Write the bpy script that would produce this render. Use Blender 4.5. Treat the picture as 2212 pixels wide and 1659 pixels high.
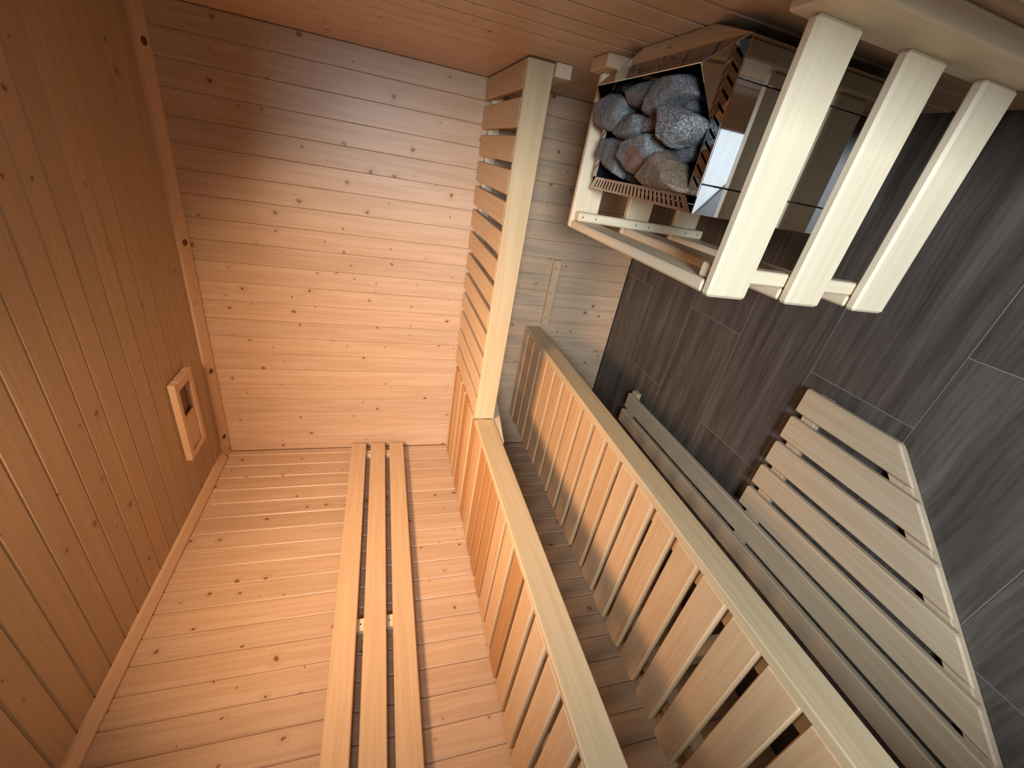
import bpy, bmesh, math, random
from mathutils import Matrix, Vector

for o in list(bpy.data.objects):
    bpy.data.objects.remove(o, do_unlink=True)
S = bpy.context.scene
COL = S.collection
random.seed(7)

# ------------------------------------------------------------------ camera
cam_d = bpy.data.cameras.new('camera')
cam = bpy.data.objects.new('camera', cam_d)
COL.objects.link(cam)
R = [[0.16550374524522438, -0.25811745576264994, -0.951831859805302],
     [-0.8657702080711634, -0.5002201902140716, -0.014889866306060474],
     [-0.47228217955605534, 0.8265319959522526, -0.30625871831013607]]
CAM = (1.5585062432978476, -1.9802361781354836, 1.2734723474264134)
m = Matrix.Identity(4)
for i in range(3):
    m[i][0] = R[0][i]
    m[i][1] = -R[1][i]
    m[i][2] = -R[2][i]
    m[i][3] = CAM[i]
cam.matrix_world = m
cam_d.sensor_fit = 'HORIZONTAL'
cam_d.sensor_width = 36.0
cam_d.lens = 891.94 / 2212 * 36.0
cam_d.clip_start = 0.02
S.camera = cam

# ------------------------------------------------------------------ light
world = bpy.data.worlds.new('world')
S.world = world
world.use_nodes = True
bg = world.node_tree.nodes['Background']
bg.inputs['Color'].default_value = (0.70, 0.80, 1.0, 1)
bg.inputs['Strength'].default_value = 0.14


def area(name, loc, target, size, size_y, power, color, spread=180):
    d = bpy.data.lights.new(name, 'AREA')
    d.shape = 'RECTANGLE'
    d.size, d.size_y = size, size_y
    d.energy = power
    d.color = color
    d.spread = math.radians(spread)
    o = bpy.data.objects.new(name, d)
    COL.objects.link(o)
    o.location = loc
    o.rotation_euler = (Vector(target) - Vector(loc)).to_track_quat('-Z', 'Y').to_euler()
    return o


# low-set lamp of the bright room outside the door, and the sauna's own warm shaded lamp
area('outside_lamp', (1.79, -3.35, 1.60), (1.25, -1.3, 0.5), 0.5, 0.5, 100, (0.70, 0.85, 1.0))
area('sauna_lamp', (1.20, -1.50, 1.99), (0.20, -0.32, 0.95), 0.36, 0.36, 27, (1.0, 0.64, 0.395), 102)

S.view_settings.view_transform = 'Standard'
S.view_settings.look = 'None'
S.view_settings.gamma = 1.0
S.view_settings.use_curve_mapping = False
S.view_settings.exposure = 0.0

# ------------------------------------------------------------------ materials


class NT:
    def __init__(self, name):
        self.m = bpy.data.materials.new(name)
        self.m.use_nodes = True
        self.t = self.m.node_tree
        self.b = self.t.nodes['Principled BSDF']

    def n(self, typ, **kw):
        nd = self.t.nodes.new(typ)
        for k, v in kw.items():
            if k in nd.inputs:
                nd.inputs[k].default_value = v
            else:
                setattr(nd, k, v)
        return nd

    def l(self, a, b):
        self.t.links.new(a, b)

    def math(self, op, a, b=None, c=None, clamp=False):
        nd = self.t.nodes.new('ShaderNodeMath')
        nd.operation = op
        nd.use_clamp = clamp
        for i, v in enumerate((a, b, c)):
            if v is None:
                continue
            if isinstance(v, (int, float)):
                nd.inputs[i].default_value = v
            else:
                self.l(v, nd.inputs[i])
        return nd.outputs[0]

    def vmath(self, op, a, b):
        nd = self.t.nodes.new('ShaderNodeVectorMath')
        nd.operation = op
        for i, v in enumerate((a, b)):
            if isinstance(v, (tuple, list)):
                nd.inputs[i].default_value = v
            else:
                self.l(v, nd.inputs[i])
        return nd.outputs[0]

    def mix(self, f, a, b, blend='MIX'):
        nd = self.t.nodes.new('ShaderNodeMix')
        nd.data_type = 'RGBA'
        nd.blend_type = blend
        for k, v in ((0, f), (6, a), (7, b)):
            if isinstance(v, (int, float)):
                nd.inputs[k].default_value = v
            elif isinstance(v, (tuple, list)):
                nd.inputs[k].default_value = (*v[:3], 1)
            else:
                self.l(v, nd.inputs[k])
        return nd.outputs[2]

    def ramp(self, f, stops):
        nd = self.t.nodes.new('ShaderNodeValToRGB')
        e = nd.color_ramp.elements
        while len(e) < len(stops):
            e.new(0.5)
        for i, (p, c) in enumerate(stops):
            e[i].position = p
            e[i].color = (*c[:3], 1) if isinstance(c, (tuple, list)) else (c, c, c, 1)
        self.l(f, nd.inputs[0])
        return nd.outputs[0]


def wood(name, axis, light, dark, tints, knots=0.0, knot_col=(0.15, 0.062, 0.022), rough=0.5, streak=0.5, cross=26.0):
    """Long-grained wood; axis is the grain direction in the object's own space; each object gets its own piece of the log."""
    w = NT(name)
    tc = w.n('ShaderNodeTexCoord').outputs['Object']
    rnd = w.n('ShaderNodeObjectInfo').outputs['Random']
    off = w.n('ShaderNodeCombineXYZ')
    w.l(w.math('MULTIPLY', rnd, 91.7), off.inputs[0])
    w.l(w.math('MULTIPLY', rnd, 57.3), off.inputs[1])
    w.l(w.math('MULTIPLY', rnd, 33.1), off.inputs[2])
    p = w.vmath('ADD', tc, off.outputs[0])
    # knots
    vor = w.n('ShaderNodeTexVoronoi')
    vor.feature = 'F1'
    vor.inputs['Scale'].default_value = 11.5
    vor.inputs['Randomness'].default_value = 1.0
    vor.voronoi_dimensions = '2D'
    ps = w.n('ShaderNodeSeparateXYZ')
    w.l(p, ps.inputs[0])
    others = [i for i in range(3) if i != axis]
    flat2 = w.n('ShaderNodeCombineXYZ')
    w.l(ps.outputs[axis], flat2.inputs[0])
    w.l(w.math('ADD', ps.outputs[others[0]], ps.outputs[others[1]]), flat2.inputs[1])
    wn = w.n('ShaderNodeTexNoise', Scale=70.0, Detail=2.0)
    w.l(p, wn.inputs['Vector'])
    warp = w.vmath('MULTIPLY', w.vmath('SUBTRACT', wn.outputs['Color'], (0.5, 0.5, 0.5)), (0.020, 0.012, 0.0))
    w.l(w.vmath('ADD', flat2.outputs[0], warp), vor.inputs['Vector'])
    sep = w.n('ShaderNodeSeparateColor')
    w.l(vor.outputs['Color'], sep.inputs[0])
    dist = vor.outputs['Distance']
    chosen = w.math('GREATER_THAN', sep.outputs[0], 1.0 - knots)
    size = w.math('MULTIPLY_ADD', w.math('POWER', sep.outputs[1], 2.0), 0.085, 0.035)
    kin = w.math('SUBTRACT', 1.0, w.math('DIVIDE', dist, size), clamp=True)
    kcore = w.math('MULTIPLY', w.math('SMOOTH_MIN', w.math('MULTIPLY', kin, 3.0), 1.0, 0.2), chosen, clamp=True)
    halo = w.math('SUBTRACT', 1.0, w.math('DIVIDE', dist, w.math('MULTIPLY', size, 3.2)), clamp=True)
    khalo = w.math('MULTIPLY', halo, chosen)
    # grain
    sc = [cross, cross, cross]
    sc[axis] = 1.1
    g = w.vmath('MULTIPLY', p, tuple(sc))
    bend = w.vmath('ADD', g, w.vmath('MULTIPLY', vor.outputs['Color'], (0, 0, 0)))
    n1 = w.n('ShaderNodeTexNoise', Scale=1.0, Detail=3.0, Roughness=0.55, Distortion=0.4)
    cb = w.n('ShaderNodeCombineXYZ')
    kh = w.math('MULTIPLY', khalo, 1.4)
    for i in range(3):
        w.l(kh, cb.inputs[i])
    w.l(w.vmath('ADD', bend, cb.outputs[0]), n1.inputs['Vector'])
    rings = w.math('SINE', w.math('MULTIPLY', n1.outputs[0], 26.0))
    rings = w.math('MULTIPLY_ADD', rings, 0.5, 0.5)
    sc2 = [c * 8 for c in sc]
    sc2[axis] = 5.0
    n2 = w.n('ShaderNodeTexNoise', Scale=1.0, Detail=2.0)
    w.l(w.vmath('MULTIPLY', p, tuple(sc2)), n2.inputs['Vector'])
    f = w.math('ADD', w.math('MULTIPLY', rings, 0.45 * streak), w.math('MULTIPLY', n2.outputs[0], 0.55 * streak))
    f = w.math('ADD', f, w.math('MULTIPLY', khalo, 0.35), clamp=True)
    c = w.mix(f, light, dark)
    tint = w.ramp(w.math('FRACT', w.math('MULTIPLY', rnd, 7.31)), tints)
    c = w.mix(1.0, c, tint, 'MULTIPLY')
    c = w.mix(w.math('MULTIPLY', kcore, 0.85), c, knot_col)
    w.l(c, w.b.inputs['Base Color'])
    w.b.inputs['Roughness'].default_value = rough
    w.b.inputs['Specular IOR Level'].default_value = 0.4
    bp = w.n('ShaderNodeBump', Strength=0.08, Distance=0.002)
    w.l(n2.outputs[0], bp.inputs['Height'])
    w.l(bp.outputs[0], w.b.inputs['Normal'])
    return w.m


PINE_T = [(0.0, (0.90, 0.89, 0.88)), (0.35, (1.0, 1.0, 1.0)), (0.7, (0.95, 0.93, 0.90)), (1.0, (1.05, 1.04, 1.03))]
SLAT_T = [(0.0, (0.98, 0.88, 0.76)), (0.25, (1.06, 1.06, 1.05)), (0.5, (0.95, 0.86, 0.74)), (0.7, (1.05, 1.04, 1.02)), (0.82, (0.84, 0.66, 0.47)), (1.0, (0.70, 0.48, 0.30))]
EVEN_T = [(0.0, (0.97, 0.97, 0.96)), (1.0, (1.03, 1.03, 1.03))]
PINE = [wood('pine_%s' % 'xyz'[i], i, (0.58, 0.415, 0.275), (0.44, 0.285, 0.165), PINE_T, knots=0.34, rough=0.40, streak=0.85) for i in range(3)]
TRIMW = [wood('trim_pine_%s' % 'xyz'[i], i, (0.60, 0.41, 0.25), (0.46, 0.29, 0.15), EVEN_T, knots=0.05, rough=0.45) for i in range(3)]
SLAT = [wood('alder_%s' % 'xyz'[i], i, (0.58, 0.40, 0.235), (0.45, 0.28, 0.14), SLAT_T, rough=0.55, streak=0.75, cross=30) for i in range(3)]
CEILW = wood('dimmed_ceiling_pine', 0, (0.43, 0.295, 0.165), (0.31, 0.195, 0.095), PINE_T, knots=0.22, rough=0.45, streak=0.6)  # part of the ceiling's dimness is put into this darker, yellower pine
SLAT2 = [wood('alder_even_%s' % 'xyz'[i], i, (0.60, 0.425, 0.255), (0.47, 0.30, 0.155), EVEN_T, rough=0.55, streak=0.75, cross=30) for i in range(3)]
DUCK = [wood('duckboard_wood_%s' % 'xyz'[i], i, (0.50, 0.37, 0.235), (0.39, 0.265, 0.15), EVEN_T, rough=0.6, streak=0.75, cross=30) for i in range(3)]
FASC = [wood('fascia_wood_%s' % 'xyz'[i], i, (0.57, 0.425, 0.245), (0.45, 0.31, 0.155), EVEN_T, rough=0.55, streak=0.8, cross=30) for i in range(3)]
ASPEN = [wood('aspen_%s' % 'xyz'[i], i, (0.70, 0.57, 0.39), (0.60, 0.45, 0.27), EVEN_T, rough=0.55, streak=0.7, cross=34) for i in range(3)]


def plain(name, col, rough=0.5, metal=0.0, spec=0.5):
    w = NT(name)
    w.b.inputs['Base Color'].default_value = (*col, 1)
    w.b.inputs['Roughness'].default_value = rough
    w.b.inputs['Metallic'].default_value = metal
    w.b.inputs['Specular IOR Level'].default_value = spec
    n = w.n('ShaderNodeTexNoise', Scale=40.0, Detail=3.0)
    tc = w.n('ShaderNodeTexCoord').outputs['Object']
    w.l(tc, n.inputs['Vector'])
    c = w.mix(w.math('MULTIPLY', n.outputs[0], 0.12), col, tuple(x * 0.6 for x in col))
    w.l(c, w.b.inputs['Base Color'])
    return w.m


def steel_mat():
    w = NT('polished_steel')
    w.b.inputs['Metallic'].default_value = 1.0
    w.b.inputs['Base Color'].default_value = (0.55, 0.53, 0.51, 1)
    tc = w.n('ShaderNodeTexCoord').outputs['Object']
    n = w.n('ShaderNodeTexNoise', Scale=1.0, Detail=3.0)
    w.l(w.vmath('MULTIPLY', tc, (25.0, 25.0, 25.0)), n.inputs['Vector'])
    w.l(w.math('MULTIPLY_ADD', n.outputs[0], 0.035, 0.015), w.b.inputs['Roughness'])
    return w.m


def tile_mat():
    w = NT('wood_look_tile')
    tc = w.n('ShaderNodeTexCoord').outputs['Object']
    rnd = w.n('ShaderNodeObjectInfo').outputs['Random']
    off = w.n('ShaderNodeCombineXYZ')
    w.l(w.math('MULTIPLY', rnd, 63.0), off.inputs[0])
    w.l(w.math('MULTIPLY', rnd, 41.0), off.inputs[1])
    p = w.vmath('ADD', tc, off.outputs[0])
    warp = w.n('ShaderNodeTexNoise', Scale=5.0, Detail=2.0)
    w.l(p, warp.inputs['Vector'])
    q = w.vmath('ADD', p, w.vmath('MULTIPLY', warp.outputs['Color'], (0.03, 0.022, 0.0)))
    n1 = w.n('ShaderNodeTexNoise', Scale=1.0, Detail=5.0, Roughness=0.6)
    w.l(w.vmath('MULTIPLY', q, (1.6, 24.0, 10.0)), n1.inputs['Vector'])
    n2 = w.n('ShaderNodeTexNoise', Scale=1.0, Detail=2.0)
    w.l(w.vmath('MULTIPLY', q, (6.0, 120.0, 10.0)), n2.inputs['Vector'])
    n3 = w.n('ShaderNodeTexNoise', Scale=2.6, Detail=1.0)
    w.l(p, n3.inputs['Vector'])
    f = w.math('ADD', w.math('MULTIPLY', n1.outputs[0], 0.7), w.math('MULTIPLY', n2.outputs[0], 0.3))
    c = w.ramp(f, [(0.30, (0.030, 0.023, 0.018)), (0.50, (0.082, 0.064, 0.051)), (0.70, (0.140, 0.114, 0.094))])
    c = w.mix(w.math('MULTIPLY', n3.outputs[0], 0.35), c, (0.060, 0.048, 0.040))
    # knots of the print
    vor = w.n('ShaderNodeTexVoronoi', Scale=3.2)
    w.l(p, vor.inputs['Vector'])
    k = w.math('SUBTRACT', 1.0, w.math('DIVIDE', vor.outputs['Distance'], 0.09), clamp=True)
    c = w.mix(w.math('MULTIPLY', k, 0.7), c, (0.035, 0.026, 0.022))
    w.l(c, w.b.inputs['Base Color'])
    w.b.inputs['Roughness'].default_value = 0.42
    w.b.inputs['Specular IOR Level'].default_value = 0.35
    return w.m


def granite(name, dark, mid, pale, patch=None):
    w = NT(name)
    tc = w.n('ShaderNodeTexCoord').outputs['Object']
    rnd = w.n('ShaderNodeObjectInfo').outputs['Random']
    off = w.n('ShaderNodeCombineXYZ')
    for i in range(3):
        w.l(w.math('MULTIPLY', rnd, 17.0 + 9 * i), off.inputs[i])
    p = w.vmath('ADD', tc, off.outputs[0])
    n1 = w.n('ShaderNodeTexNoise', Scale=330.0, Detail=3.0, Roughness=0.7)
    n2 = w.n('ShaderNodeTexNoise', Scale=38.0, Detail=3.0)
    vor = w.n('ShaderNodeTexVoronoi', Scale=260.0)
    for nd in (n1, n2, vor):
        w.l(p, nd.inputs['Vector'])
    c = w.ramp(n1.outputs[0], [(0.36, dark), (0.50, mid), (0.66, pale)])
    c = w.mix(w.math('MULTIPLY', n2.outputs[0], 0.6), c, mid)
    sp = w.math('LESS_THAN', vor.outputs['Distance'], 0.24)
    c = w.mix(w.math('MULTIPLY', sp, 0.45), c, pale)
    if patch:
        loc, rad, pc = patch
        d = w.n('ShaderNodeVectorMath')
        d.operation = 'DISTANCE'
        w.l(tc, d.inputs[0])
        d.inputs[1].default_value = loc
        e = w.math('MULTIPLY_ADD', n2.outputs[0], 0.014, -0.007)
        mk = w.math('LESS_THAN', w.math('ADD', d.outputs['Value'], e), rad)
        c = w.mix(w.math('MULTIPLY', mk, 0.85), c, pc)
    w.l(c, w.b.inputs['Base Color'])
    w.b.inputs['Roughness'].default_value = 0.85
    bp = w.n('ShaderNodeBump', Strength=0.45, Distance=0.002)
    w.l(n1.outputs[0], bp.inputs['Height'])
    w.l(bp.outputs[0], w.b.inputs['Normal'])
    return w.m


def label_mat():
    """Rows of tiny print, far too small to read, on the steel."""
    w = NT('tiny_print')
    tc = w.n('ShaderNodeTexCoord').outputs['Object']
    sp = w.n('ShaderNodeSeparateXYZ')
    w.l(tc, sp.inputs[0])
    row = w.math('FRACT', w.math('MULTIPLY', sp.outputs[2], 260.0))
    inrow = w.math('LESS_THAN', row, 0.55)
    n = w.n('ShaderNodeTexNoise', Scale=1.0, Detail=1.0)
    w.l(w.vmath('MULTIPLY', tc, (700.0, 1.0, 260.0)), n.inputs['Vector'])
    ink = w.math('MULTIPLY', inrow, w.math('GREATER_THAN', n.outputs[0], 0.46))
    w.b.inputs['Base Color'].default_value = (0.02, 0.02, 0.022, 1)
    w.l(ink, w.b.inputs['Alpha'])
    return w.m


STEEL = steel_mat()
TILE = tile_mat()
GROUT = plain('grout', (0.20, 0.19, 0.18), 0.9)
DARK = plain('dark_steel', (0.035, 0.035, 0.038), 0.35, 0.9)
BLACK = plain('black_gap', (0.012, 0.010, 0.009), 0.9)
BACKING = plain('dark_backing', (0.20, 0.10, 0.045), 0.9)
NAIL = plain('nail_metal', (0.10, 0.07, 0.05), 0.4, 0.7)
PRINT = label_mat()
WHITE = plain('white_sole', (0.8, 0.8, 0.8), 0.6)
ST_GREY = granite('granite_grey', (0.045, 0.044, 0.043), (0.125, 0.12, 0.115), (0.36, 0.35, 0.335))
ST_SPECK = granite('granite_speckled', (0.020, 0.020, 0.021), (0.12, 0.12, 0.115), (0.52, 0.51, 0.48))
ST_DARK = granite('granite_dark', (0.025, 0.025, 0.028), (0.075, 0.072, 0.070), (0.20, 0.19, 0.18))
ST_BROWN = granite('granite_brown', (0.045, 0.028, 0.016), (0.14, 0.088, 0.050), (0.31, 0.23, 0.15))
ST_PINK = granite('granite_pinkish', (0.06, 0.05, 0.046), (0.19, 0.165, 0.155), (0.55, 0.52, 0.49))
ST_PATCH = granite('granite_patched', (0.045, 0.045, 0.044), (0.125, 0.12, 0.115), (0.36, 0.35, 0.335), ((-0.018, -0.012, 0.020), 0.033, (0.17, 0.082, 0.048)))

# ------------------------------------------------------------------ mesh helpers
_cache = {}


def obj(name, me, mat=None, parent=None, loc=(0, 0, 0), rot=None):
    o = bpy.data.objects.new(name, me)
    COL.objects.link(o)
    o.location = loc
    if rot:
        o.rotation_euler = rot
    if parent:
        o.parent = parent
    if mat and not me.materials:
        me.materials.append(mat)
    return o


def bm_mesh(bm, name):
    me = bpy.data.meshes.new(name)
    bmesh.ops.recalc_face_normals(bm, faces=bm.faces)
    bm.to_mesh(me)
    bm.free()
    return me


def box_mesh(sx, sy, sz, bev, mat, segs=1):
    key = (round(sx, 4), round(sy, 4), round(sz, 4), bev, segs, mat.name)
    if key in _cache:
        return _cache[key]
    bm = bmesh.new()
    bmesh.ops.create_cube(bm, size=1.0)
    for v in bm.verts:
        v.co = Vector((v.co.x * sx, v.co.y * sy, v.co.z * sz))
    if bev:
        bmesh.ops.bevel(bm, geom=list(bm.edges), offset=bev, segments=segs, affect='EDGES', profile=0.5)
    me = bm_mesh(bm, 'box')
    me.materials.append(mat)
    _cache[key] = me
    return me


def box(name, x0, x1, y0, y1, z0, z1, mat, parent=None, bev=0.0, segs=1):
    """An axis-aligned box between two corners; parents sit at the origin, so its location is a world one."""
    sx, sy, sz = x1 - x0, y1 - y0, z1 - z0
    me = box_mesh(sx, sy, sz, bev, mat, segs)
    loc = Vector(((x0 + x1) / 2, (y0 + y1) / 2, (z0 + z1) / 2))
    if parent is not None:
        loc = loc - parent.location
    return obj(name, me, None, parent, loc)


def poly_prism(name, pts, h, mat, parent=None, axis='z', base=0.0, bev=0.0, center=True):
    """Extrude a 2D outline. axis z: pts=(x,y); axis y: pts=(x,z); axis x: pts=(y,z)."""
    bm = bmesh.new()

    def P(a, b, c):
        return {'z': (a, b, c), 'y': (a, c, b), 'x': (c, a, b)}[axis]
    lo = [bm.verts.new(P(a, b, base)) for a, b in pts]
    hi = [bm.verts.new(P(a, b, base + h)) for a, b in pts]
    bm.faces.new(lo)
    bm.faces.new(hi)
    n = len(pts)
    for i in range(n):
        bm.faces.new((lo[i], lo[(i + 1) % n], hi[(i + 1) % n], hi[i]))
    bmesh.ops.recalc_face_normals(bm, faces=bm.faces)
    if bev:
        bmesh.ops.bevel(bm, geom=list(bm.edges), offset=bev, segments=1, affect='EDGES', profile=0.5)
    c = sum((v.co for v in bm.verts), Vector()) / len(bm.verts) if center else Vector()
    for v in bm.verts:
        v.co -= c
    me = bm_mesh(bm, name)
    me.materials.append(mat)
    if parent is not None:
        c = c - parent.location
    return obj(name, me, None, parent, c)


def thing(name, label, cat, loc=(0, 0, 0), group=None):
    o = bpy.data.objects.new(name, None)
    COL.objects.link(o)
    o.empty_display_size = 0.1
    o.location = loc
    o['label'] = label
    o['category'] = cat
    if group:
        o['group'] = group
    return o


def structure(o, label, cat):
    o['kind'] = 'structure'
    o['label'] = label
    o['category'] = cat
    return o


# ------------------------------------------------------------------ room
W, H = 1.8216, 2.025
YF = -2.62                       # front wall
DX, DY = 1.8216, -1.7984         # where the 45 degree door wall leaves the right wall (x - y = 3.62)
T = 0.012                        # board thickness
PITCH = 0.0842
CH = 0.0032


def flat_panel(name, x0, x1, y0, y1, z0, z1, mat):
    return box(name, x0, x1, y0, y1, z0, z1, mat)


# end wall (behind the far bench)
wall_back = structure(flat_panel('wall_back', -0.05, W + 0.05, T, T + 0.05, -0.02, 2.08, BACKING), 'knotty pine board wall at the far end of the sauna', 'wall')
xs = [1.744 - 0.08385 * k for k in range(-1, 21)]
edges = [W] + [x for x in xs if x < W - 0.02] + [0.0]
edges = [e for i, e in enumerate(edges) if i == 0 or edges[i - 1] - e > 0.012]
for a, b in zip(edges, edges[1:]):
    box('board', b + 0.0004, a - 0.0004, 0.0, T, 0.006, 2.022, PINE[2], wall_back, 0.0014)

# left wall
wall_left = structure(flat_panel('wall_left', -T - 0.05, -T, YF - 0.05, 0.06, -0.02, 2.08, BACKING), 'pine board wall behind the backrest and the benches', 'wall')
ye = [0.0]
y = -0.0405
while y > YF:
    ye.append(y)
    y -= 0.0845
ye.append(YF)
for a, b in zip(ye, ye[1:]):
    if a - b > 0.004:
        box('board', -T, 0.0, b + 0.0005, a - 0.0005, 0.006, 2.022, PINE[2], wall_left, 0.0042)

# right wall (heater side)
wall_right = structure(flat_panel('wall_right', W + T, W + T + 0.05, DY - 0.02, 0.06, -0.02, 2.08, BACKING), 'pine board wall behind the heater', 'wall')
ye = [0.0]
y = -0.062
while y > DY:
    ye.append(y)
    y -= 0.0895
ye.append(DY)
for a, b in zip(ye, ye[1:]):
    if a - b > 0.004:
        box('board', W, W + T, b + 0.0005, a - 0.0005, 0.006, 2.022, PINE[2], wall_right, 0.0060)

# ceiling
ceiling = structure(flat_panel('ceiling', -0.06, W + 0.06, YF - 0.05, 0.06, H + T, H + T + 0.05, BACKING), 'dark-looking pine board ceiling', 'ceiling')
ye = [0.0]
y = -0.069
while y > YF:
    ye.append(y)
    y -= 0.0833
ye.append(YF)
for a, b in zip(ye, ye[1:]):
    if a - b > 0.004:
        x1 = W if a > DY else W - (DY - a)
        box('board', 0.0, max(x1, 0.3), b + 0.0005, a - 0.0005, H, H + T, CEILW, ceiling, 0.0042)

# unseen front wall and slanted door wall, openings and posts shaped to steer outside light
wall_front = structure(flat_panel('wall_front', -0.05, 0.98, YF - 0.05, YF, 1.54, 2.03, PINE[2]), 'unseen pine header over a front opening added to let light in', 'wall')  # opening below is added, without glass, to light the left wall
box('sill_board', -0.05, 0.98, YF - 0.05, YF, 0.0, 0.12, PINE[0], wall_front)
box('corner_stud', -0.05, 0.03, YF - 0.05, YF, 0.12, 1.54, PINE[2], wall_front)
u = Vector((-0.7071, -0.7071, 0))
nrm = Vector((0.7071, -0.7071, 0))
Lw = (DX - 1.0) / 0.7071


def diag(name, s0, s1, z0, z1, mat, th=0.05, parent=None):
    a = Vector((DX, DY, 0)) + u * s0
    b = Vector((DX, DY, 0)) + u * s1
    c, d = b + nrm * th, a + nrm * th
    return poly_prism(name, [(a.x, a.y), (b.x, b.y), (c.x, c.y), (d.x, d.y)], z1 - z0, mat, parent, base=z0)


wall_corner = structure(diag('wall_corner', 1.0, Lw + 0.03, 0.0, 2.03, PINE[2]), 'unseen slanted pine wall by the door opening, sized for its shadow', 'wall')  # post width set by the shadow wedge it throws into the corner
diag('header', 0.10, 1.0, 1.54, 2.03, PINE[2], parent=wall_corner)  # hung low to cut off the outside lamp's beam
diag('added_jamb', -0.02, 0.10, 0.0, 2.03, PINE[2], parent=wall_corner)  # added, unseen; shades the wall end of the guard's near slats

# floor: grout bed and planks of tile, running along x
floor = structure(flat_panel('floor', -0.05, 4.2, -4.6, 0.012, -0.03, -0.0015, GROUT), 'dark wood-look plank tile floor', 'floor')
joint = {0: 1.125, 1: 0.735, 2: 1.133, 3: 0.743, 4: 1.140, 5: 1.338, 6: 0.74, 7: 1.135}
rows = [0.012, -0.247, -0.545, -0.842, -1.141, -1.443, -1.741, -2.040, -2.339, -2.64, -2.94, -3.24, -3.54, -3.84, -4.14]
for r in range(len(rows) - 1):
    j = joint.get(r, 0.74 + 0.4 * (r % 3))
    cuts = [-0.04]
    x = j - 1.2 * 2
    while x < 4.15:
        if x > -0.02:
            cuts.append(x)
        x += 1.2
    cuts.append(4.15)
    for a, b in zip(cuts, cuts[1:]):
        if b - a > 0.02:
            box('tile', a + 0.0011, b - 0.0011, rows[r + 1] + 0.0011, rows[r] - 0.0011, -0.011, 0.0, TILE, floor, 0.0008)
PALE = wood('pale_floor_wood', 0, (0.80, 0.79, 0.77), (0.62, 0.60, 0.58), EVEN_T, rough=0.4, streak=0.8, cross=14)
of = poly_prism('floor_2', [(1.85, 1.85 - 3.66), (4.15, 1.85 - 3.66), (4.15, -4.5), (-0.8, -4.5), (-0.8, YF - 0.06), (0.98, YF - 0.06)], 0.006, PALE, None, base=0.0002)
structure(of, 'pale wood-look floor of the room outside the sauna door', 'floor')
# black strip standing in for the shadow where boards stop above the floor
sj = box('trim_3', 0.0, W, -0.0005, 0.0, 0.0, 0.006, BLACK)
structure(sj, 'thin black strip for the shadow gap between the far wall and the tile floor', 'trim')

# ceiling mouldings
t1 = poly_prism('trim_1', [(-0.0005, 2.000), (-0.010, 1.9985), (-0.060, 2.015), (-0.062, H), (-0.0005, H)], W - 0.002, TRIMW[0], axis='x', base=0.001)
structure(t1, 'knotty moulding strip between the ceiling and the far wall', 'trim')
t2 = poly_prism('trim_2', [(0.0005, 2.000), (0.010, 1.9985), (0.041, 2.015), (0.043, H), (0.0005, H)], abs(YF) - 0.066, TRIMW[1], axis='y', base=YF + 0.001)
structure(t2, 'moulding strip between the ceiling and the backrest wall', 'trim')

KNOT = plain('knot_wood', (0.085, 0.036, 0.016), 0.6)


def disc(name, loc, normal, r, mat, parent=None, h=0.0012, ry=None):
    bm = bmesh.new()
    bmesh.ops.create_cone(bm, cap_ends=True, segments=14, radius1=r, radius2=r * 0.9, depth=h)
    if ry:
        for v in bm.verts:
            v.co.x *= ry
    q = Vector(normal).to_track_quat('Z', 'Y')
    bmesh.ops.transform(bm, matrix=q.to_matrix().to_4x4(), verts=bm.verts)
    me = bm_mesh(bm, name)
    me.materials.append(mat)
    l = Vector(loc)
    if parent is not None:
        l = l - parent.location
    return obj(name, me, None, parent, l)


for x in (1.6905, 1.062, 0.489, 0.118):
    disc('knot', (x, -0.0345, 2.0058), (0, -0.313, -0.95), 0.0125, KNOT, t1)

# ------------------------------------------------------------------ ceiling vent
vent = thing('ceiling_vent', 'small pine vent frame with a sliding cover on the ceiling', 'vent', (0.44, -0.31, 2.0))
VX0, VX1, VY0, VY1 = 0.262, 0.618, -0.392, -0.232
box('side_rail', VX0, VX1, VY0, VY0 + 0.030, 1.999, 2.024, TRIMW[0], vent, 0.003)
box('side_rail', VX0, VX1, VY1 - 0.030, VY1, 1.999, 2.024, TRIMW[0], vent, 0.003)
box('end_rail', VX1 - 0.042, VX1, VY0 + 0.030, VY1 - 0.030, 1.999, 2.024, TRIMW[1], vent, 0.003)
box('end_rail', VX0, VX0 + 0.022, VY0 + 0.030, VY1 - 0.030, 1.999, 2.024, TRIMW[1], vent, 0.003)
box('sliding_cover', 0.290, 0.446, VY0 + 0.031, VY1 - 0.031, 2.007, 2.016, TRIMW[0], vent, 0.002)
box('opening', 0.446, VX1 - 0.042, VY0 + 0.030, VY1 - 0.030, 2.0225, 2.0245, BACKING, vent)
box('cover_stop', 0.286, 0.290, VY0 + 0.031, VY1 - 0.031, 2.001, 2.016, TRIMW[1], vent)

# ------------------------------------------------------------------ benches
HB, HL2 = 0.885, 0.5264
FT = 0.083
UD, UY = 0.5752, -0.5653         # faces of the upper fascias
YN = -2.60

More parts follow.
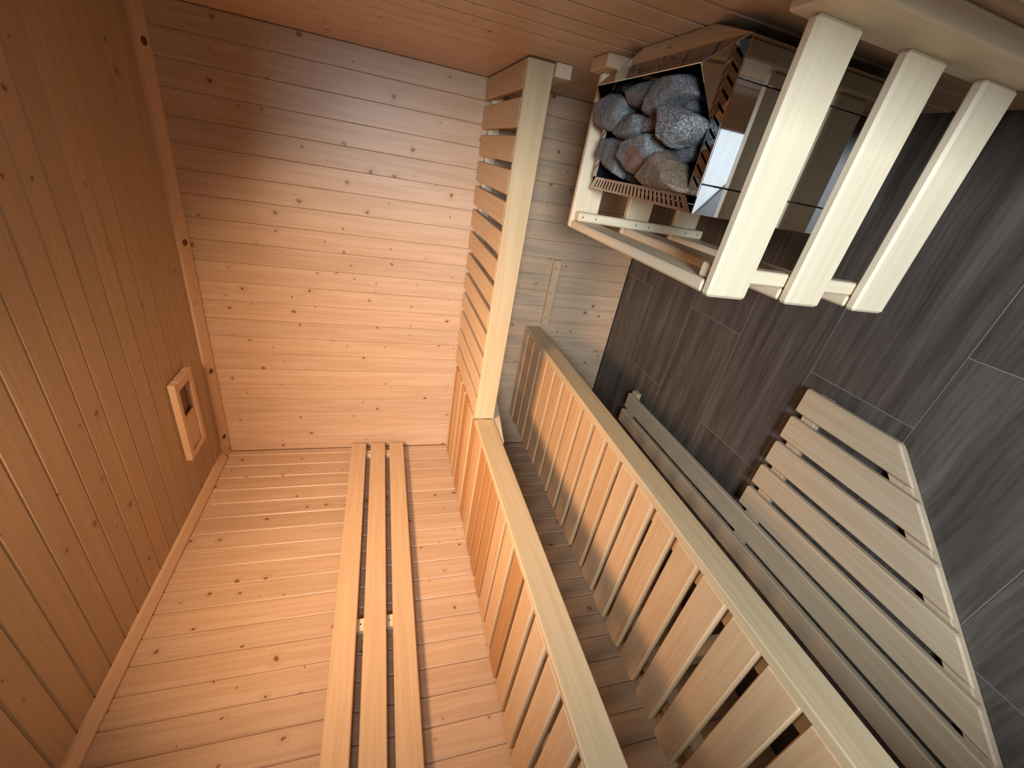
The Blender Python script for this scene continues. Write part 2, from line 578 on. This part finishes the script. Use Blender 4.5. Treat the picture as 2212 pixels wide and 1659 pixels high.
# upper bench along the left wall
ub = thing('upper_bench', 'long upper wooden bench below the three-slat backrest', 'bench', (0.3, -1.3, 0.8))
y0 = -1.21 + 0.0985 * 12
g = y0
edges = []
k = 0
ys = [-1.21 + 0.0985 * i for i in range(12, -15, -1)]
top = -0.002
for gy in ys + [YN]:
    lo = gy + 0.0105 if gy != YN else YN
    if top - lo > 0.015 and top <= 0:
        box('slat', 0.003, 0.556, lo, top, HB - 0.022, HB, SLAT[0], ub, 0.003)
    top = min(gy - 0.0105, -0.002)
box('fascia', 0.5557, UD, YN, UY + 0.0005, HB - FT, HB, FASC[1], ub, 0.003)
box('support_batten', 0.004, 0.044, YN, -0.02, HB - 0.066, HB - 0.0225, ASPEN[1], ub, 0.002)
box('support_batten', 0.512, 0.552, YN, -0.02, HB - 0.066, HB - 0.0225, ASPEN[1], ub, 0.002)
poly_prism('corner_block', [(-0.72, 0.794), (-0.40, 0.748), (-0.40, 0.8015), (-0.72, 0.8015)], 0.026, ASPEN[1], ub, axis='x', base=0.545)

# upper bench across the far wall
eb = thing('upper_bench', 'upper wooden bench across the far wall, ending at the heater side', 'bench', (1.2, -0.3, 0.8))
gx = [1.7345] + [1.634 - 0.0962 * i for i in range(11)]
hi = W - 0.004
for gxx in gx + [0.5775]:
    lo = gxx + 0.0105 if gxx != 0.5775 else 0.5785
    box('slat', lo, hi, UY + 0.0195, -0.003, HB - 0.022, HB, SLAT2[1], eb, 0.003)
    hi = gxx - 0.0105
box('fascia', UD + 0.0005, W - 0.004, UY, UY + 0.0190, HB - FT, HB, FASC[0], eb, 0.003)
box('support_batten', 0.60, W - 0.04, -0.046, -0.004, HB - 0.066, HB - 0.0225, ASPEN[0], eb, 0.002)
box('support_batten', 0.60, W - 0.04, UY + 0.024, UY + 0.062, HB - 0.066, HB - 0.0225, ASPEN[0], eb, 0.002)
box('wall_cleat', W - 0.036, W - 0.001, -0.578, -0.03, 0.752, HB - FT - 0.001, ASPEN[1], eb, 0.002)

# lower bench
lb = thing('lower_bench', 'lower wooden bench standing out from the backrest wall', 'bench', (0.5, -1.3, 0.0))
LX0, LX1, LXF = 0.2325, 0.767, 0.7932
LY = [-0.886 - 0.1015 * i for i in range(-8, 18)]
top = -0.006
for gy in LY + [YN]:
    lo = gy + 0.011 if gy != YN else YN
    if top - lo > 0.02:
        box('slat', LX0, LX1, lo, top, HL2 - 0.024, HL2, SLAT[0], lb, 0.003)
    top = min(gy - 0.011, -0.006)
box('fascia', LX1 + 0.0004, LXF, YN, -0.004, HL2 - 0.083, HL2, FASC[1], lb, 0.003)
for xa, xb in ((0.700, 0.750), (0.285, 0.335), (0.2335, 0.256)):
    box('support_batten', xa, xb, YN + 0.01, -0.008, HL2 - 0.070, HL2 - 0.0245, ASPEN[1], lb, 0.002)
for xa in (0.285,):
    for ya in (-0.55, -1.45, YN + 0.05):
        box('leg', xa, xa + 0.05, ya - 0.05, ya, 0.0, HL2 - 0.0705, ASPEN[2], lb, 0.002)

# cleat left bare on the far wall at the lower bench's height
wb = box('wall_batten', 0.806, 1.155, -0.022, -0.0003, 0.405, 0.446, TRIMW[0], None, 0.0025)
wb['label'] = 'bare pine batten nailed to the far wall beside the lower bench end'
wb['category'] = 'batten'
for x in (1.115, 0.985, 0.850):
    disc('nail_head', (x, -0.0222, 0.432), (0, -1, 0), 0.0035, NAIL, wb)

# ------------------------------------------------------------------ backrest
br = thing('backrest', 'three-slat wooden backrest on the wall above the long upper bench', 'backrest', (0.03, -1.2, 1.28))
for z0, z1 in ((1.336, 1.413), (1.236, 1.3125), (1.137, 1.2135)):
    box('slat', 0.028, 0.050, -2.45, -0.030, z0, z1, SLAT2[1], br, 0.003)
for yb in (-0.090, -1.050, -2.05):
    box('batten', 0.0005, 0.0275, yb - 0.022, yb + 0.022, 1.140, 1.410, ASPEN[2], br, 0.002)
for yb in (-0.090, -1.050):
    for z in (1.324, 1.225):
        disc('nail_head', (0.0278, yb, z), (1, 0, 0), 0.003, NAIL, br)

# ------------------------------------------------------------------ duckboard on the floor
db = thing('duckboard', 'wooden slatted duckboard with a slanted end lying on the tile floor', 'duckboard', (0.8, -1.3, 0.0))
DK = [(1.029, 1.108, -1.190), (0.930, 1.008, -1.187), (0.829, 0.910, -1.185), (0.733, 0.809, -1.182), (0.635, 0.711, -1.179), (0.534, 0.615, -0.398), (0.440, 0.512, -0.386)]
DIA = 2.568
for xa, xb, yt in DK:
    poly_prism('slat', [(xa, yt), (xb, yt), (xb, xb - DIA), (xa, xa - DIA)], 0.022, DUCK[1], db, base=0.028, bev=0.004)
box('batten', 0.445, 1.100, -1.252, -1.206, 0.0, 0.0275, DUCK[0], db, 0.002)
box('batten', 0.445, 0.628, -0.440, -0.396, 0.0, 0.0275, DUCK[0], db, 0.002)
q = 0.062
poly_prism('batten', [(1.090, 1.090 - DIA + 0.022), (0.480, 0.480 - DIA + 0.022), (0.480, 0.480 - DIA + 0.022 + q), (1.090, 1.090 - DIA + 0.022 + q)], 0.0275, DUCK[0], db, base=0.0, bev=0.002)

# ------------------------------------------------------------------ heater guard
gd = thing('heater_guard', 'pale wooden slat fence around the heater', 'heater guard', (1.6, -1.07, 0.5))
GZ = [(0.652, 0.736), (0.472, 0.556), (0.290, 0.376)]
GX = 1.409
for z0, z1 in GZ:
    box('far_slat', GX, W - 0.031, -0.762, -0.740, z0, z1, ASPEN[0], gd, 0.004)
    box('front_slat', GX, GX + 0.022, -1.379, -0.763, z0, z1, ASPEN[1], gd, 0.004)
    box('near_slat', GX - 0.002, W - 0.031, -1.402, -1.380, z0, z1, ASPEN[0], gd, 0.005)
box('corner_post', GX + 0.023, GX + 0.048, -0.795, -0.763, 0.285, 0.728, ASPEN[2], gd, 0.003)
box('corner_post', GX + 0.023, GX + 0.048, -1.379, -1.350, 0.285, 0.728, ASPEN[2], gd, 0.003)
box('wall_post', W - 0.0305, W - 0.0005, -0.820, -0.722, 0.285, 0.758, TRIMW[2], gd, 0.003)
box('wall_post', W - 0.0305, W - 0.0005, -1.470, -1.365, 0.285, 0.758, ASPEN[2], gd, 0.003)
for z in (0.715, 0.672, 0.535, 0.490, 0.352, 0.306):
    disc('nail_head', (GX + 0.0355, -0.7953, z), (0, -1, 0), 0.0022, NAIL, gd)

# ------------------------------------------------------------------ sauna heater
ht = thing('sauna_heater', 'polished steel sauna heater filled with stones, fixed on the wall', 'heater', (1.66, -1.0, 0.6))
HX0, HX1, HY0, HY1 = 1.525, 1.794, -1.265, -0.808
HZ, HBOT = 0.721, 0.300
IX0, IY0, IY1 = 1.554, -1.233, -0.830
TH = 0.0015


def quad_mesh(name, quads, mat, parent=None, thick=TH):
    """Sheet metal from quads (lists of corners), given a thickness."""
    bm = bmesh.new()
    for qd in quads:
        bm.faces.new([bm.verts.new(p) for p in qd])
    bmesh.ops.remove_doubles(bm, verts=bm.verts, dist=1e-6)
    c = sum((v.co for v in bm.verts), Vector()) / len(bm.verts)
    for v in bm.verts:
        v.co -= c
    me = bm_mesh(bm, name)
    me.materials.append(mat)
    if parent is not None:
        c = c - parent.location
    o = obj(name, me, None, parent, c)
    if thick:
        sol = o.modifiers.new('sheet', 'SOLIDIFY')
        sol.thickness = thick
        sol.offset = 0
    return o


def rim_strip(name, P, n, su, sv0, sv1, u_margin, skew=0.0):
    """A perforated strip; P(u,v) maps 0..1 to space; n slots, each su wide in u and from sv0 to sv1 in v."""
    quads = []
    cuts = [0.0]
    step = (1 - 2 * u_margin) / n
    for i in range(n):
        c = u_margin + step * (i + 0.5)
        cuts += [c - su / 2, c + su / 2]
    cuts.append(1.0)

    def Q(u, v):
        return P(u + skew * (v - 0.5) * (0 < u < 1), v)
    for i in range(len(cuts) - 1):
        a, b = cuts[i], cuts[i + 1]
        if i % 2 == 1:
            quads.append([Q(a, 0), Q(b, 0), Q(b, sv0), Q(a, sv0)])
            quads.append([Q(a, sv1), Q(b, sv1), Q(b, 1), Q(a, 1)])
        else:
            vs = [0, sv0, sv1, 1]
            for j in range(3):
                quads.append([Q(a, vs[j]), Q(b, vs[j]), Q(b, vs[j + 1]), Q(a, vs[j + 1])])
    return quad_mesh(name, quads, STEEL, ht)


def lerp(a, b, t):
    return tuple(a[i] + (b[i] - a[i]) * t for i in range(3))


def strip(o0, o1, i0, i1):
    return lambda u, v: lerp(lerp(o0, o1, u), lerp(i0, i1, u), v)


BKX, BKZ = 1.750, 0.770          # ridge of the leaning back plate
rim_strip('front_rim', strip((HX0, HY1, HZ), (HX0, HY0, HZ), (IX0, IY1, HZ), (IX0, IY0, HZ)), 24, 0.0125, 0.18, 0.82, 0.035)
rim_strip('near_rim', strip((IX0 + 0.0005, HY0, HZ), (HX1, HY0, HZ), (IX0 + 0.0005, IY0, HZ), (HX1, IY0, HZ)), 11, 0.022, 0.14, 0.86, 0.06, 0.09)
rim_strip('far_rim', strip((IX0 + 0.0005, HY1, HZ), (HX1, HY1, HZ), (IX0 + 0.0005, IY1, HZ), (HX1, IY1, HZ)), 11, 0.022, 0.14, 0.86, 0.06, 0.09)
# cheeks rising from the rims to the back plate
quad_mesh('cheek', [[(1.673, IY0, HZ), (BKX, IY0 + 0.010, BKZ), (HX1, IY0, HZ)]], STEEL, ht)
quad_mesh('cheek', [[(1.673, IY1, HZ), (BKX, IY1 + 0.010, BKZ), (HX1, IY1, HZ)]], STEEL, ht)
quad_mesh('back_plate', [[(BKX, IY1 + 0.010, BKZ), (BKX, IY0 + 0.010, BKZ), (HX1, HY0, HZ), (HX1, HY1, HZ)]], STEEL, ht)
quad_mesh('back_ledge', [[(HX1, HY1 - 0.02, HZ), (HX1, HY0, HZ), (W - 0.001, HY0 + 0.10, HZ + 0.004), (W - 0.001, HY1 - 0.12, HZ + 0.004)]], STEEL, ht)
for p in ((1.772, -1.06, 0.7485), (1.808, -1.03, 0.7245)):
    disc('screw_head', p, (0.3, 0, 0.95), 0.004, STEEL, ht, 0.003)
# inner stone basket
quad_mesh('basket', [
    [(IX0, IY0, HZ), (IX0, IY1, HZ), (IX0, IY1, 0.58), (IX0, IY0, 0.58)],
    [(IX0, IY0, HZ), (BKX + 0.01, IY0, HZ), (BKX + 0.01, IY0, 0.58), (IX0, IY0, 0.58)],
    [(IX0, IY1, HZ), (BKX + 0.01, IY1, HZ), (BKX + 0.01, IY1, 0.58), (IX0, IY1, 0.58)],
    [(BKX + 0.01, IY0, HZ), (BKX + 0.01, IY1, HZ), (BKX + 0.01, IY1, 0.58), (BKX + 0.01, IY0, 0.58)],
    [(IX0, IY0, 0.58), (IX0, IY1, 0.58), (BKX + 0.01, IY1, 0.58), (BKX + 0.01, IY0, 0.58)]], DARK, ht, 0.001)
# casing: front, far side and the near side in three panels with open seams
box('front_panel', HX0, HX0 + 0.002, HY0 + 0.003, HY1 - 0.003, HBOT, HZ - 0.002, STEEL, ht)
box('far_panel', HX0, HX1, HY1 - 0.002, HY1, HBOT, HZ - 0.002, STEEL, ht)
for xa, xb in ((HX0, 1.5745), (1.5768, 1.7345), (1.7363, HX1)):
    box('near_panel', xa, xb, HY0, HY0 + 0.003, HBOT, HZ - 0.0015, STEEL, ht, 0.0006)
box('seam_backing', HX0 + 0.003, HX1, HY0 + 0.0035, HY0 + 0.005, HBOT, HZ - 0.006, BLACK, ht)
box('bottom_panel', HX0 + 0.003, HX1, HY0 + 0.0055, HY1 - 0.003, HBOT, HBOT + 0.003, DARK, ht)
box('back_panel', HX1 - 0.002, HX1, HY0 + 0.0055, HY1 - 0.003, HBOT + 0.004, HZ - 0.004, DARK, ht)
box('wall_bracket', HX1 + 0.0005, W - 0.0005, -1.10, -0.92, 0.40, 0.60, DARK, ht)
box('printed_label', 1.594, 1.731, HY0 - 0.0004, HY0 - 0.0001, 0.330, 0.412, PRINT, ht)

# ------------------------------------------------------------------ stones
STONES = [
    (0.733, [(1.668,-0.814), (1.681,-0.800), (1.717,-0.797), (1.738,-0.806), (1.737,-0.882), (1.722,-0.928), (1.692,-0.936), (1.675,-0.931), (1.656,-0.904), (1.660,-0.854)], ST_GREY, 'square grey stone in the far back corner of the heater, overhanging the rim'),
    (0.721, [(1.735,-0.908), (1.751,-0.916), (1.754,-0.962), (1.754,-0.998), (1.747,-1.031), (1.729,-1.028), (1.712,-1.017), (1.702,-1.009), (1.707,-0.925)], ST_GREY, 'bluish grey stone between the square stone and the largest stone at the back plate'),
    (0.733, [(1.742,-1.057), (1.751,-1.074), (1.750,-1.146), (1.741,-1.170), (1.715,-1.195), (1.709,-1.136), (1.705,-1.121), (1.696,-1.094), (1.681,-1.056), (1.689,-1.039), (1.705,-1.040)], ST_GREY, 'largest grey heater stone, wedge-shaped, lying along the steel back plate'),
    (0.729, [(1.646,-0.914), (1.666,-0.907), (1.681,-0.931), (1.697,-0.931), (1.692,-1.017), (1.678,-1.028), (1.656,-1.037), (1.640,-1.011), (1.639,-0.977)], ST_GREY, 'grey stone in the middle of the heap, touching the square stone'),
    (0.749, [(1.694,-1.121), (1.703,-1.127), (1.697,-1.159), (1.681,-1.224), (1.675,-1.237), (1.663,-1.239), (1.643,-1.215), (1.625,-1.177), (1.637,-1.146), (1.660,-1.134)], ST_SPECK, 'black and white speckled pointed stone on top of the heap'),
    (0.721, [(1.672,-1.011), (1.686,-1.030), (1.696,-1.076), (1.670,-1.090), (1.657,-1.092), (1.653,-1.032)], ST_PINK, 'small pinkish pale-speckled stone wedged beside the black and white one'),
    (0.713, [(1.626,-0.832), (1.646,-0.845), (1.649,-0.882), (1.639,-0.960), (1.625,-0.983), (1.576,-0.972), (1.559,-0.966), (1.568,-0.926), (1.579,-0.861), (1.605,-0.832)], ST_GREY, 'long grey stone along the far side of the heater, by the bright rim edge'),
    (0.733, [(1.636,-0.996), (1.651,-1.053), (1.654,-1.110), (1.625,-1.129), (1.592,-1.091), (1.574,-1.039), (1.576,-1.007), (1.604,-0.982)], ST_PATCH, 'grey stone with a round reddish-brown patch on its face'),
    (0.733, [(1.567,-1.090), (1.584,-1.093), (1.622,-1.123), (1.620,-1.144), (1.607,-1.169), (1.582,-1.205), (1.562,-1.240), (1.555,-1.238), (1.553,-1.175), (1.553,-1.116)], ST_BROWN, 'brown triangular stone at the front rim of the heater'),
    (0.691, [(1.631,-1.091), (1.649,-1.132), (1.643,-1.181), (1.619,-1.191), (1.607,-1.147), (1.616,-1.111)], ST_DARK, 'dark rounded stone in the shade right under the black and white one'),
    (0.701, [(1.715,-1.069), (1.721,-1.106), (1.715,-1.161), (1.703,-1.174), (1.692,-1.165), (1.706,-1.097)], ST_DARK, 'flat blackish stone between the largest stone and the black and white one'),
    (0.693, [(1.574,-0.970), (1.588,-1.017), (1.567,-1.030), (1.552,-1.019), (1.556,-0.975), (1.559,-0.938)], ST_DARK, 'small dark blue-grey stone between the brown triangle and the long grey stone'),
    (0.693, [(1.756,-0.797), (1.767,-0.814), (1.763,-0.871), (1.747,-0.870), (1.741,-0.855)], ST_DARK, 'greenish dark stone low behind the square grey stone'),
    (0.711, [(1.761,-0.946), (1.771,-0.968), (1.768,-0.991), (1.757,-1.013), (1.751,-1.016), (1.757,-0.978)], ST_BROWN, 'small rounded brown stone under the edge of the back plate'),
    (0.701, [(1.687,-1.168), (1.683,-1.186), (1.668,-1.199), (1.663,-1.182), (1.672,-1.168)], ST_DARK, 'small dark stone in the near back corner beside the slotted rim'),
    (0.671, [(1.584,-1.125), (1.600,-1.135), (1.596,-1.161), (1.566,-1.164), (1.560,-1.158)], ST_DARK, 'small black stone deep in the near front corner'),
    (0.711, [(1.651,-1.164), (1.665,-1.184), (1.653,-1.201), (1.648,-1.201)], ST_GREY, 'small grey sliver of stone under the tip of the black and white one'),
]


def stone(i, z, pts, mat, label):
    rnd = random.Random(100 + i)
    cx = sum(p[0] for p in pts) / len(pts)
    cy = sum(p[1] for p in pts) / len(pts)
    size = max(max(p[0] for p in pts) - min(p[0] for p in pts), max(p[1] for p in pts) - min(p[1] for p in pts))
    bm = bmesh.new()
    up, dn = 0.15 * size + 0.005, 0.42 * size + 0.012
    for x, yy in pts:
        dx, dy = x - cx, yy - cy
        bm.verts.new((dx, dy, rnd.uniform(-0.004, 0.004)))
        s = rnd.uniform(0.60, 0.95)
        bm.verts.new((dx * s, dy * s, up * rnd.uniform(0.5, 1.25)))
        s = rnd.uniform(0.55, 0.75)
        bm.verts.new((dx * s, dy * s, -dn * rnd.uniform(0.8, 1.1)))
    r = bmesh.ops.convex_hull(bm, input=bm.verts)
    bmesh.ops.delete(bm, geom=[v for v in bm.verts if not v.link_faces], context='VERTS')
    bmesh.ops.triangulate(bm, faces=bm.faces)
    for _ in range(4):
        longe = [e for e in bm.edges if e.calc_length() > 0.0075]
        if not longe:
            break
        bmesh.ops.subdivide_edges(bm, edges=longe, cuts=1)
        bmesh.ops.triangulate(bm, faces=bm.faces)
    for _ in range(1):
        bmesh.ops.smooth_vert(bm, verts=bm.verts, factor=0.45, use_axis_x=True, use_axis_y=True, use_axis_z=True)
    from mathutils import noise
    o = Vector((i * 3.1, 0, 0))
    for v in bm.verts:
        d = noise.fractal(v.co * 42 + o, 1.0, 2.0, 4)
        v.co += v.co.normalized() * d * 0.0028
    me = bm_mesh(bm, 'stone')
    me.materials.append(mat)
    for p in me.polygons:
        p.use_smooth = True
    ob = obj('heater_stone', me, None, None, (cx, cy, z))
    ob['label'] = label
    ob['category'] = 'stone'
    ob['group'] = 'stones in the heater'


for i, s in enumerate(STONES):
    stone(i, *s)
